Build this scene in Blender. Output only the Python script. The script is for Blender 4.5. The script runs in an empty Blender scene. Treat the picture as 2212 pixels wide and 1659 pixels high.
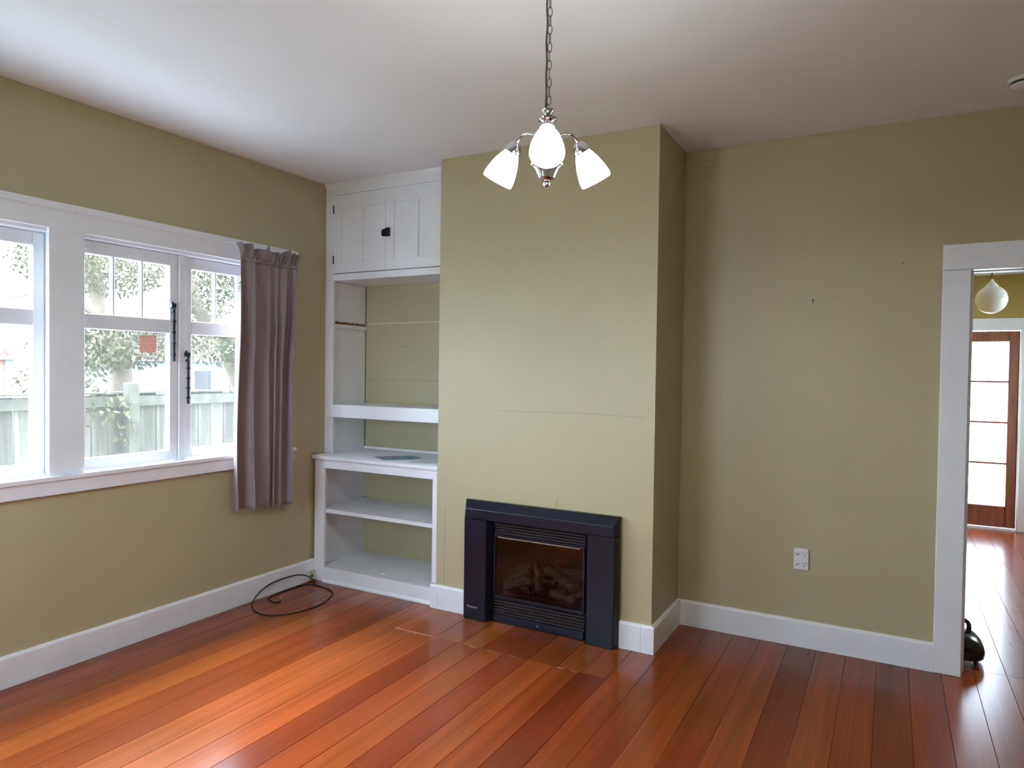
import bpy, bmesh, math, random
from mathutils import Vector, Matrix

random.seed(7)
SC = bpy.context.scene
COL = SC.collection

# ------------------------------------------------------------------ camera, sky, exposure
def make_camera():
    cam = bpy.data.cameras.new('camera')
    cam.sensor_fit = 'HORIZONTAL'
    cam.sensor_width = 36.0
    cam.lens = 1492.78 * 36.0 / 2212.0
    cam.clip_start = 0.03
    cam.clip_end = 300
    o = bpy.data.objects.new('camera', cam)
    COL.objects.link(o)
    F = Vector((-0.48024657, 0.87689001, -0.02066763))
    R = Vector((0.87686165, 0.48055105, 0.01357748))
    U = Vector((-0.02183781, 0.01160212, 0.9996942))
    C = Vector((3.48689, -4.00142, 1.46852))
    o.matrix_world = Matrix(((R.x, U.x, -F.x, C.x), (R.y, U.y, -F.y, C.y), (R.z, U.z, -F.z, C.z), (0, 0, 0, 1)))
    SC.camera = o
make_camera()

SKY_STRENGTH = 15.0
SUN_STRENGTH = 20.0
LAMP_STRENGTH = 32.0
BULB_STRENGTH = 1100.0
EXPOSURE = 0.28

world = bpy.data.worlds.new('world')
SC.world = world
world.use_nodes = True
wn = world.node_tree
wn.nodes['Background'].inputs['Color'].default_value = (0.68, 0.845, 1.0, 1)
wn.nodes['Background'].inputs['Strength'].default_value = SKY_STRENGTH

SC.view_settings.view_transform = 'Standard'
SC.view_settings.look = 'None'
SC.view_settings.gamma = 1.0
SC.view_settings.exposure = EXPOSURE
SC.view_settings.use_curve_mapping = False
try:
    SC.cycles.use_denoising = True
    SC.cycles.max_bounces = 7
    SC.cycles.diffuse_bounces = 5
    SC.cycles.glossy_bounces = 3
    SC.cycles.transparent_max_bounces = 8
    SC.cycles.transmission_bounces = 4
    SC.cycles.use_adaptive_sampling = True
    SC.cycles.adaptive_threshold = 0.08
    SC.cycles.adaptive_min_samples = 16
    SC.cycles.use_light_tree = False
    SC.cycles.sample_clamp_indirect = 8.0
    SC.cycles.caustics_reflective = False
except Exception:
    pass

sun = bpy.data.lights.new('veiled_sun', 'SUN')
sun.energy = SUN_STRENGTH; sun.angle = math.radians(45); sun.color = (0.95, 0.975, 1.0)
so_ = bpy.data.objects.new('veiled_sun', sun); COL.objects.link(so_)
so_.rotation_euler = Vector((-.62, .05, .78)).to_track_quat('Z', 'Y').to_euler()

# ------------------------------------------------------------------ materials
MATS = {}
def new_mat(name):
    m = bpy.data.materials.new(name); m.use_nodes = True
    nt = m.node_tree
    for n in list(nt.nodes): nt.nodes.remove(n)
    out = nt.nodes.new('ShaderNodeOutputMaterial')
    MATS[name] = m
    return m, nt, out
def N(nt, typ, **kw):
    n = nt.nodes.new(typ)
    for k, v in kw.items(): setattr(n, k, v)
    return n
def L(nt, a, b): nt.links.new(a, b)
def pbsdf(nt, out, col=(0.8, 0.8, 0.8), rough=0.5, metal=0.0, spec=0.5, coat=0.0):
    b = N(nt, 'ShaderNodeBsdfPrincipled')
    b.inputs['Base Color'].default_value = (*col, 1)
    b.inputs['Roughness'].default_value = rough
    b.inputs['Metallic'].default_value = metal
    b.inputs['Specular IOR Level'].default_value = spec
    b.inputs['Coat Weight'].default_value = coat
    L(nt, b.outputs[0], out.inputs['Surface'])
    return b
def noise_col(nt, scale, c1, c2, detail=2, stretch=None, lo=0.3, hi=0.7, coords='Object', rough=0.55):
    tc = N(nt, 'ShaderNodeTexCoord')
    nz = N(nt, 'ShaderNodeTexNoise')
    nz.inputs['Scale'].default_value = scale
    nz.inputs['Detail'].default_value = detail
    nz.inputs['Roughness'].default_value = rough
    if stretch:
        mp = N(nt, 'ShaderNodeMapping'); mp.inputs['Scale'].default_value = stretch
        L(nt, tc.outputs[coords], mp.inputs['Vector']); L(nt, mp.outputs[0], nz.inputs['Vector'])
    else:
        L(nt, tc.outputs[coords], nz.inputs['Vector'])
    cr = N(nt, 'ShaderNodeValToRGB')
    cr.color_ramp.elements[0].position = lo; cr.color_ramp.elements[0].color = (*c1, 1)
    cr.color_ramp.elements[1].position = hi; cr.color_ramp.elements[1].color = (*c2, 1)
    L(nt, nz.outputs['Fac'], cr.inputs['Fac'])
    return cr, nz
def bump_from(nt, b, src, strength=0.1, dist=0.01):
    bp = N(nt, 'ShaderNodeBump'); bp.inputs['Strength'].default_value = strength; bp.inputs['Distance'].default_value = dist
    L(nt, src, bp.inputs['Height']); L(nt, bp.outputs[0], b.inputs['Normal'])

def painted(name, c, rough=0.5, vary=0.05, scale=3.0, bump=0.06, bscale=180, spec=0.4):
    m, nt, out = new_mat(name)
    b = pbsdf(nt, out, c, rough, spec=spec)
    c1 = tuple(max(0, x * (1 - vary)) for x in c); c2 = tuple(min(1, x * (1 + vary)) for x in c)
    cr, _ = noise_col(nt, scale, c1, c2)
    L(nt, cr.outputs[0], b.inputs['Base Color'])
    return m
def simple(name, c, rough=0.5, metal=0.0, spec=0.5, vary=0.06, scale=20, coat=0.0):
    m, nt, out = new_mat(name)
    b = pbsdf(nt, out, c, rough, metal, spec, coat)
    c1 = tuple(x * (1 - vary) for x in c); c2 = tuple(min(1, x * (1 + vary)) for x in c)
    cr, nz = noise_col(nt, scale, c1, c2)
    L(nt, cr.outputs[0], b.inputs['Base Color'])
    return m

painted('wall_paint', (0.475, 0.422, 0.262), 0.42, 0.03, 2.0, 0.10, 220)
painted('hall_paint', (0.42, 0.30, 0.085), 0.5, 0.04)
painted('ceiling_paint', (0.82, 0.85, 0.92), 0.75, 0.02, 1.5, 0.05, 120)
painted('trim_white', (0.82, 0.845, 0.91), 0.32, 0.025, 6.0, 0.05, 90)
painted('cabinet_white', (0.81, 0.825, 0.87), 0.3, 0.03, 5.0, 0.05, 90)
painted('inner_white', (0.76, 0.78, 0.83), 0.4, 0.06, 5.0, 0.05, 90)
simple('shade_white', (0.90, 0.86, 0.80), 0.15, vary=0.02)
simple('plastic_white', (0.76, 0.77, 0.82), 0.35, vary=0.02)
simple('plastic_beige', (0.60, 0.55, 0.44), 0.45)
simple('slot_dark', (0.02, 0.02, 0.025), 0.6)
simple('black_metal', (0.004, 0.006, 0.017), 0.30, 0.0, 0.45, 0.12, 60)
simple('black_gloss', (0.008, 0.009, 0.013), 0.22)
simple('black_rubber', (0.014, 0.013, 0.013), 0.5)
simple('stay_metal', (0.015, 0.035, 0.055), 0.4, 0.3)
simple('chrome', (0.62, 0.63, 0.68), 0.12, 1.0, vary=0.02)
simple('bronze_cord', (0.14, 0.11, 0.07), 0.4, vary=0.15, scale=80)
simple('chain_metal', (0.24, 0.24, 0.22), 0.35, 0.9)
simple('brass_plug', (0.75, 0.66, 0.55), 0.3, 0.8)
simple('dust_white', (0.72, 0.72, 0.70), 0.8)
simple('paper', (0.76, 0.78, 0.83), 0.7, vary=0.03)
simple('blue_sheet', (0.17, 0.30, 0.38), 0.4, vary=0.25, scale=8)
simple('raw_wood', (0.20, 0.075, 0.028), 0.7, vary=0.45, scale=60)
simple('crack', (0.25, 0.225, 0.145), 0.8)
simple('joint_line', (0.34, 0.31, 0.195), 0.8)
simple('worn', (0.24, 0.12, 0.055), 0.6, vary=0.3, scale=90)
simple('patch_white', (0.62, 0.60, 0.50), 0.7, vary=0.12, scale=40)
simple('soot', (0.010, 0.008, 0.009), 0.8, vary=0.4, scale=12)
simple('ember', (0.16, 0.155, 0.155), 0.25, vary=0.5, scale=80)
simple('louvre', (0.040, 0.030, 0.032), 0.45)
simple('logo_metal', (0.60, 0.50, 0.40), 0.4, 0.3)
simple('fence_dark', (0.060, 0.060, 0.048), 0.9, vary=0.35, scale=9)
simple('roof_red', (0.30, 0.10, 0.08), 0.8)
simple('house_blue', (0.20, 0.26, 0.33), 0.8)
simple('house_red', (0.32, 0.14, 0.12), 0.8)
simple('house_white', (0.72, 0.74, 0.76), 0.7)
simple('soffit', (0.7, 0.7, 0.7), 0.7)
simple('concrete', (0.62, 0.63, 0.63), 0.9, vary=0.1, scale=2)
simple('dirt', (0.10, 0.085, 0.06), 0.9, vary=0.3, scale=3)
simple('bark', (0.17, 0.13, 0.10), 0.9, vary=0.3, scale=8)
simple('blossom', (0.42, 0.22, 0.24), 0.8, vary=0.3, scale=4)

def leaf_mat(name, c1, c2):
    m, nt, out = new_mat(name)
    b = pbsdf(nt, out, c1, 0.7, spec=0.2)
    cr, nz = noise_col(nt, 2.2, c1, c2, 5, lo=0.38, hi=0.62)
    L(nt, cr.outputs[0], b.inputs['Base Color'])
leaf_mat('leaf_green', (0.025, 0.045, 0.016), (0.09, 0.085, 0.035))
leaf_mat('leaf_olive', (0.05, 0.055, 0.025), (0.11, 0.092, 0.055))
leaf_mat('grass', (0.05, 0.09, 0.03), (0.10, 0.13, 0.05))

def log_mat():
    m, nt, out = new_mat('log_ceramic')
    b = pbsdf(nt, out, (0.2, 0.15, 0.11), 0.85)
    cr, nz = noise_col(nt, 22, (0.04, 0.030, 0.026), (0.17, 0.13, 0.11), 6, lo=0.35, hi=0.65)
    L(nt, cr.outputs[0], b.inputs['Base Color'])
    bump_from(nt, b, nz.outputs['Fac'], 0.8, 0.01)
    simple('log_end', (0.50, 0.33, 0.16), 0.85, vary=0.3, scale=50)
log_mat()

def fabric():
    m, nt, out = new_mat('curtain_fabric')
    b = pbsdf(nt, out, (0.235, 0.19, 0.20), 0.85, spec=0.2)
    b.inputs['Sheen Weight'].default_value = 0.25
    cr, nz = noise_col(nt, 60, (0.275, 0.228, 0.238), (0.35, 0.295, 0.308), 3, (6, 6, 1))
    L(nt, cr.outputs[0], b.inputs['Base Color'])
    tr = N(nt, 'ShaderNodeBsdfTranslucent'); L(nt, cr.outputs[0], tr.inputs['Color'])
    mx = N(nt, 'ShaderNodeMixShader'); mx.inputs[0].default_value = 0.10
    L(nt, b.outputs[0], mx.inputs[1]); L(nt, tr.outputs[0], mx.inputs[2]); L(nt, mx.outputs[0], out.inputs['Surface'])
fabric()

def glass(name, haze=0.03, frost=0.0, tint=(1, 1, 1)):
    m, nt, out = new_mat(name)
    tr = N(nt, 'ShaderNodeBsdfTransparent'); tr.inputs['Color'].default_value = (*tint, 1)
    gl = N(nt, 'ShaderNodeBsdfGlossy'); gl.inputs['Roughness'].default_value = 0.03
    lw = N(nt, 'ShaderNodeLayerWeight'); lw.inputs['Blend'].default_value = 0.5
    pw = N(nt, 'ShaderNodeMath', operation='POWER'); pw.inputs[1].default_value = 5.0; L(nt, lw.outputs['Facing'], pw.inputs[0])
    fr = N(nt, 'ShaderNodeMath', operation='MULTIPLY_ADD'); fr.inputs[1].default_value = 0.85; fr.inputs[2].default_value = 0.035
    L(nt, pw.outputs[0], fr.inputs[0])
    mx = N(nt, 'ShaderNodeMixShader')
    L(nt, fr.outputs[0], mx.inputs[0]); L(nt, tr.outputs[0], mx.inputs[1]); L(nt, gl.outputs[0], mx.inputs[2])
    tl = N(nt, 'ShaderNodeBsdfTranslucent'); tl.inputs['Color'].default_value = (0.95, 0.97, 1.0, 1)
    m2 = N(nt, 'ShaderNodeMixShader')
    tc = N(nt, 'ShaderNodeTexCoord'); nz = N(nt, 'ShaderNodeTexNoise'); nz.inputs['Scale'].default_value = 6
    L(nt, tc.outputs['Object'], nz.inputs['Vector'])
    mr = N(nt, 'ShaderNodeMapRange'); mr.inputs['To Min'].default_value = max(haze, frost) * 0.8; mr.inputs['To Max'].default_value = max(haze, frost) * 1.2
    L(nt, nz.outputs['Fac'], mr.inputs['Value']); L(nt, mr.outputs[0], m2.inputs[0])
    L(nt, mx.outputs[0], m2.inputs[1]); L(nt, tl.outputs[0], m2.inputs[2]); L(nt, m2.outputs[0], out.inputs['Surface'])
glass('window_glass', 0.008)
glass('door_glass', 0.0, 0.5)
glass('fire_glass', 0.002, 0.0, (0.70, 0.67, 0.68))

def emit(name, col, strength, edge=0.6):
    m, nt, out = new_mat(name)
    e = N(nt, 'ShaderNodeEmission'); e.inputs['Strength'].default_value = strength
    tc = N(nt, 'ShaderNodeTexCoord'); nz = N(nt, 'ShaderNodeTexNoise'); nz.inputs['Scale'].default_value = 18
    L(nt, tc.outputs['Object'], nz.inputs['Vector'])
    cr = N(nt, 'ShaderNodeValToRGB')
    cr.color_ramp.elements[0].color = (*[c * 0.92 for c in col], 1); cr.color_ramp.elements[1].color = (*col, 1)
    L(nt, nz.outputs['Fac'], cr.inputs['Fac']); L(nt, cr.outputs[0], e.inputs['Color'])
    gl = N(nt, 'ShaderNodeBsdfGlossy'); gl.inputs['Roughness'].default_value = 0.2
    mx = N(nt, 'ShaderNodeMixShader'); mx.inputs[0].default_value = 0.05
    L(nt, e.outputs[0], mx.inputs[1]); L(nt, gl.outputs[0], mx.inputs[2]); L(nt, mx.outputs[0], out.inputs['Surface'])
emit('lamp_glass', (0.97, 1.0, 0.93), LAMP_STRENGTH)
emit('lamp_bulb', (0.97, 1.0, 0.94), BULB_STRENGTH)

def floor_mat():
    m, nt, out = new_mat('floor_wood')
    b = pbsdf(nt, out, (0.3, 0.08, 0.02), 0.22, spec=0.36)
    tc = N(nt, 'ShaderNodeTexCoord'); oi = N(nt, 'ShaderNodeObjectInfo')
    geo = N(nt, 'ShaderNodeNewGeometry')
    cmb = N(nt, 'ShaderNodeMath', operation='MULTIPLY'); cmb.inputs[1].default_value = 60
    L(nt, oi.outputs['Random'], cmb.inputs[0])
    def grain(scale, detail, dist, sc):
        mp = N(nt, 'ShaderNodeMapping'); mp.inputs['Scale'].default_value = scale
        L(nt, geo.outputs['Position'], mp.inputs['Vector'])
        nz = N(nt, 'ShaderNodeTexNoise', noise_dimensions='4D'); nz.inputs['Scale'].default_value = sc
        nz.inputs['Detail'].default_value = detail; nz.inputs['Distortion'].default_value = dist
        L(nt, mp.outputs[0], nz.inputs['Vector']); L(nt, cmb.outputs[0], nz.inputs['W'])
        return nz
    g1 = grain((14, 0.55, 1), 5, 0.6, 1.0)      # broad streaks along the board
    g2 = grain((90, 2.0, 1), 4, 0.2, 1.0)       # fine grain
    g3 = grain((2.2, 1.1, 1), 2, 0.0, 1.0)      # blotches of old varnish
    r1 = N(nt, 'ShaderNodeMapRange'); r1.inputs['From Min'].default_value = .28; r1.inputs['From Max'].default_value = .72
    r1.inputs['To Min'].default_value = .76; r1.inputs['To Max'].default_value = 1.22; L(nt, g1.outputs['Fac'], r1.inputs['Value'])
    r2 = N(nt, 'ShaderNodeMapRange'); r2.inputs['From Min'].default_value = .3; r2.inputs['From Max'].default_value = .7
    r2.inputs['To Min'].default_value = .88; r2.inputs['To Max'].default_value = 1.10; L(nt, g2.outputs['Fac'], r2.inputs['Value'])
    r3 = N(nt, 'ShaderNodeMapRange'); r3.inputs['From Min'].default_value = .15; r3.inputs['From Max'].default_value = .85
    r3.inputs['To Min'].default_value = .72; r3.inputs['To Max'].default_value = 1.28; L(nt, g3.outputs['Fac'], r3.inputs['Value'])
    m1 = N(nt, 'ShaderNodeMath', operation='MULTIPLY'); L(nt, r1.outputs[0], m1.inputs[0]); L(nt, r2.outputs[0], m1.inputs[1])
    m2 = N(nt, 'ShaderNodeMath', operation='MULTIPLY'); L(nt, m1.outputs[0], m2.inputs[0]); L(nt, r3.outputs[0], m2.inputs[1])
    vm = N(nt, 'ShaderNodeVectorMath', operation='SCALE')
    L(nt, oi.outputs['Color'], vm.inputs[0]); L(nt, m2.outputs[0], vm.inputs['Scale'])
    L(nt, vm.outputs[0], b.inputs['Base Color'])
    b.inputs['Roughness'].default_value = 0.22
    bump_from(nt, b, g1.outputs['Fac'], 0.05, 0.004)
floor_mat()

def wood(name, c1, c2, scale=3.0, stretch=(12, 12, 0.6), rough=0.4):
    m, nt, out = new_mat(name)
    b = pbsdf(nt, out, c1, rough)
    cr, nz = noise_col(nt, scale, c1, c2, 5, stretch)
    L(nt, cr.outputs[0], b.inputs['Base Color'])
wood('door_wood', (0.20, 0.062, 0.036), (0.34, 0.115, 0.065))
def fence_mat():
    m, nt, out = new_mat('fence_wood')
    b = pbsdf(nt, out, (0.2, 0.19, 0.17), 0.9, spec=0.1)
    oi = N(nt, 'ShaderNodeObjectInfo')
    cr, nz = noise_col(nt, 2.0, (0.050, 0.050, 0.042), (0.125, 0.120, 0.106), 5, (14, 14, 0.8))
    mr = N(nt, 'ShaderNodeMapRange'); mr.inputs['To Min'].default_value = 0.7; mr.inputs['To Max'].default_value = 1.35
    L(nt, oi.outputs['Random'], mr.inputs['Value'])
    vm = N(nt, 'ShaderNodeVectorMath', operation='SCALE'); L(nt, cr.outputs[0], vm.inputs[0]); L(nt, mr.outputs[0], vm.inputs['Scale'])
    L(nt, vm.outputs[0], b.inputs['Base Color'])
fence_mat()

def note_mat():
    m, nt, out = new_mat('note_paper')
    b = pbsdf(nt, out, (0.6, 0.4, 0.36), 0.7)
    tc = N(nt, 'ShaderNodeTexCoord'); sep = N(nt, 'ShaderNodeSeparateXYZ'); L(nt, tc.outputs['Object'], sep.inputs[0])
    mu = N(nt, 'ShaderNodeMath', operation='MULTIPLY'); mu.inputs[1].default_value = 95; L(nt, sep.outputs['Z'], mu.inputs[0])
    fr = N(nt, 'ShaderNodeMath', operation='FRACT'); L(nt, mu.outputs[0], fr.inputs[0])
    gt = N(nt, 'ShaderNodeMath', operation='GREATER_THAN'); gt.inputs[1].default_value = 0.55; L(nt, fr.outputs[0], gt.inputs[0])
    nz = N(nt, 'ShaderNodeTexNoise'); nz.inputs['Scale'].default_value = 240; L(nt, tc.outputs['Object'], nz.inputs['Vector'])
    g2 = N(nt, 'ShaderNodeMath', operation='GREATER_THAN'); g2.inputs[1].default_value = 0.46; L(nt, nz.outputs['Fac'], g2.inputs[0])
    ml = N(nt, 'ShaderNodeMath', operation='MULTIPLY'); L(nt, gt.outputs[0], ml.inputs[0]); L(nt, g2.outputs[0], ml.inputs[1])
    mx = N(nt, 'ShaderNodeMix', data_type='RGBA')
    mx.inputs['A'].default_value = (0.50, 0.33, 0.28, 1); mx.inputs['B'].default_value = (0.26, 0.16, 0.14, 1)
    L(nt, ml.outputs[0], mx.inputs['Factor']); L(nt, mx.outputs['Result'], b.inputs['Base Color'])
    tl = N(nt, 'ShaderNodeBsdfTranslucent'); L(nt, mx.outputs['Result'], tl.inputs['Color'])
    ms = N(nt, 'ShaderNodeMixShader'); ms.inputs[0].default_value = 0.45
    L(nt, b.outputs[0], ms.inputs[1]); L(nt, tl.outputs[0], ms.inputs[2]); L(nt, ms.outputs[0], out.inputs['Surface'])
note_mat()

# ------------------------------------------------------------------ mesh helpers
class MB:
    def __init__(self): self.v = []; self.f = []; self.mi = []
    def add(self, vs, fs, mi=0):
        o = len(self.v); self.v += [tuple(p) for p in vs]
        for f in fs: self.f.append(tuple(i + o for i in f)); self.mi.append(mi)
        return self
    def box(self, x0, x1, y0, y1, z0, z1, mi=0):
        x0, x1 = sorted((x0, x1)); y0, y1 = sorted((y0, y1)); z0, z1 = sorted((z0, z1))
        return self.add([(x0,y0,z0),(x1,y0,z0),(x1,y1,z0),(x0,y1,z0),(x0,y0,z1),(x1,y0,z1),(x1,y1,z1),(x0,y1,z1)],
            [(0,3,2,1),(4,5,6,7),(0,1,5,4),(1,2,6,5),(2,3,7,6),(3,0,4,7)], mi)
    def prism(self, poly, a, b, axis='x', mi=0):
        # poly: list of 2D points; axis: extrusion axis between a and b
        n = len(poly)
        def P(p, t):
            return {'x': (t, p[0], p[1]), 'y': (p[0], t, p[1]), 'z': (p[0], p[1], t)}[axis]
        vs = [P(p, a) for p in poly] + [P(p, b) for p in poly]
        fs = [tuple(range(n))[::-1], tuple(range(n, 2*n))] + [(i, (i+1) % n, n+(i+1) % n, n+i) for i in range(n)]
        return self.add(vs, fs, mi)
    def lathe(self, prof, M=Matrix(), seg=24, mi=0, closed=False):
        n = len(prof); vs = []
        for i in range(seg):
            a = 2*math.pi*i/seg
            for r, z in prof: vs.append(M @ Vector((r*math.cos(a), r*math.sin(a), z)))
        fs = []
        for i in range(seg):
            j = (i+1) % seg
            for k in range(n-1 if not closed else n):
                k2 = (k+1) % n
                fs.append((i*n+k, j*n+k, j*n+k2, i*n+k2))
        return self.add(vs, fs, mi)
    def tube(self, pts, r, seg=8, closed=False, mi=0, caps=True):
        pts = [Vector(p) for p in pts]; n = len(pts); vs = []
        rs = r if isinstance(r, (list, tuple)) else [r]*n
        prev = None
        for i, p in enumerate(pts):
            if closed: t = pts[(i+1) % n] - pts[i-1]
            else: t = pts[min(i+1, n-1)] - pts[max(i-1, 0)]
            t.normalize()
            if prev is None:
                u = t.orthogonal().normalized()
            else:
                u = (prev - t*prev.dot(t))
                u = u.normalized() if u.length > 1e-6 else t.orthogonal().normalized()
            prev = u; w = t.cross(u)
            for k in range(seg):
                a = 2*math.pi*k/seg
                vs.append(p + (u*math.cos(a) + w*math.sin(a))*rs[i])
        fs = []
        for i in range(n if closed else n-1):
            j = (i+1) % n
            for k in range(seg):
                k2 = (k+1) % seg
                fs.append((i*seg+k, i*seg+k2, j*seg+k2, j*seg+k))
        if not closed and caps:
            fs.append(tuple(range(seg))[::-1]); fs.append(tuple((n-1)*seg+k for k in range(seg)))
        return self.add(vs, fs, mi)
    def mesh(self, name, mat, smooth=False, bevel=0.0, bseg=1):
        me = bpy.data.meshes.new(name)
        me.from_pydata(self.v, [], self.f)
        mats = mat if isinstance(mat, (list, tuple)) else [mat]
        for mm in mats: me.materials.append(MATS[mm])
        if len(mats) > 1: me.polygons.foreach_set('material_index', self.mi)
        bm = bmesh.new(); bm.from_mesh(me)
        bmesh.ops.recalc_face_normals(bm, faces=bm.faces)
        if bevel > 0:
            es = [e for e in bm.edges if len(e.link_faces) == 2 and e.calc_face_angle(0) > 0.5]
            bmesh.ops.bevel(bm, geom=es, offset=bevel, segments=bseg, profile=0.7, affect='EDGES', clamp_overlap=True)
        bm.to_mesh(me); bm.free()
        if smooth:
            me.polygons.foreach_set('use_smooth', [True]*len(me.polygons))
            try: me.set_sharp_from_angle(angle=math.radians(40))
            except Exception: pass
        return me
    def build(self, name, mat, parent=None, smooth=False, bevel=0.0, bseg=1, label=None):
        o = bpy.data.objects.new(name, self.mesh(name, mat, smooth, bevel, bseg))
        COL.objects.link(o)
        if parent is not None: attach(o, parent)
        if label: o['label'] = label
        return o
WORLD = {}
def base_of(o): return WORLD.get(o.name, Vector((0, 0, 0)))
def attach(o, parent):
    o.parent = parent
    o.matrix_parent_inverse = Matrix.Translation(-base_of(parent))
def empty(name, loc):
    o = bpy.data.objects.new(name, None); o.empty_display_size = 0.1; COL.objects.link(o)
    o.location = loc; WORLD[o.name] = Vector(loc)
    return o
def tag(o, label, cat, group=None):
    o['label'] = label; o['category'] = cat
    if group: o['group'] = group
    return o
def thing(name, loc, label, cat, group=None): return tag(empty(name, loc), label, cat, group)
def struct(o, label=None):
    o['kind'] = 'structure'
    if label: o['label'] = label
    return o
def box(name, mat, parent, x0, x1, y0, y1, z0, z1, bevel=0.0, label=None, bseg=1):
    return MB().box(x0, x1, y0, y1, z0, z1).build(name, mat, parent, bevel=bevel, label=label, bseg=bseg)
def sphere_prof(r, zc=0.0, n=10, a0=-90, a1=90):
    return [(max(0.0, r*math.cos(math.radians(a0+(a1-a0)*i/n))), zc + r*math.sin(math.radians(a0+(a1-a0)*i/n))) for i in range(n+1)]
def smooth_path(pts, n=8, closed=False):
    P = [Vector(p) for p in pts]; out = []; m = len(P)
    rng = range(m) if closed else range(m-1)
    for i in rng:
        if closed: p0, p1, p2, p3 = P[i-1], P[i], P[(i+1) % m], P[(i+2) % m]
        else: p0, p1, p2, p3 = P[max(i-1, 0)], P[i], P[i+1], P[min(i+2, m-1)]
        for k in range(n):
            t = k/n
            out.append(0.5*((2*p1)+(-p0+p2)*t+(2*p0-5*p1+4*p2-p3)*t*t+(-p0+3*p1-3*p2+p3)*t**3))
    if not closed: out.append(P[-1])
    return out

# ------------------------------------------------------------------ room dimensions
RX, RY, H = 5.0, -4.25, 2.74          # right wall, rear wall, ceiling
CX0, CX1, CY = 1.063, 2.421, -0.509   # chimney breast
DX0, DX1, DH = 3.817, 4.63, 1.981     # doorway
HX0, HX1, HY, HH = 3.0, 5.4, 4.0, 2.43  # hall

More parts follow.
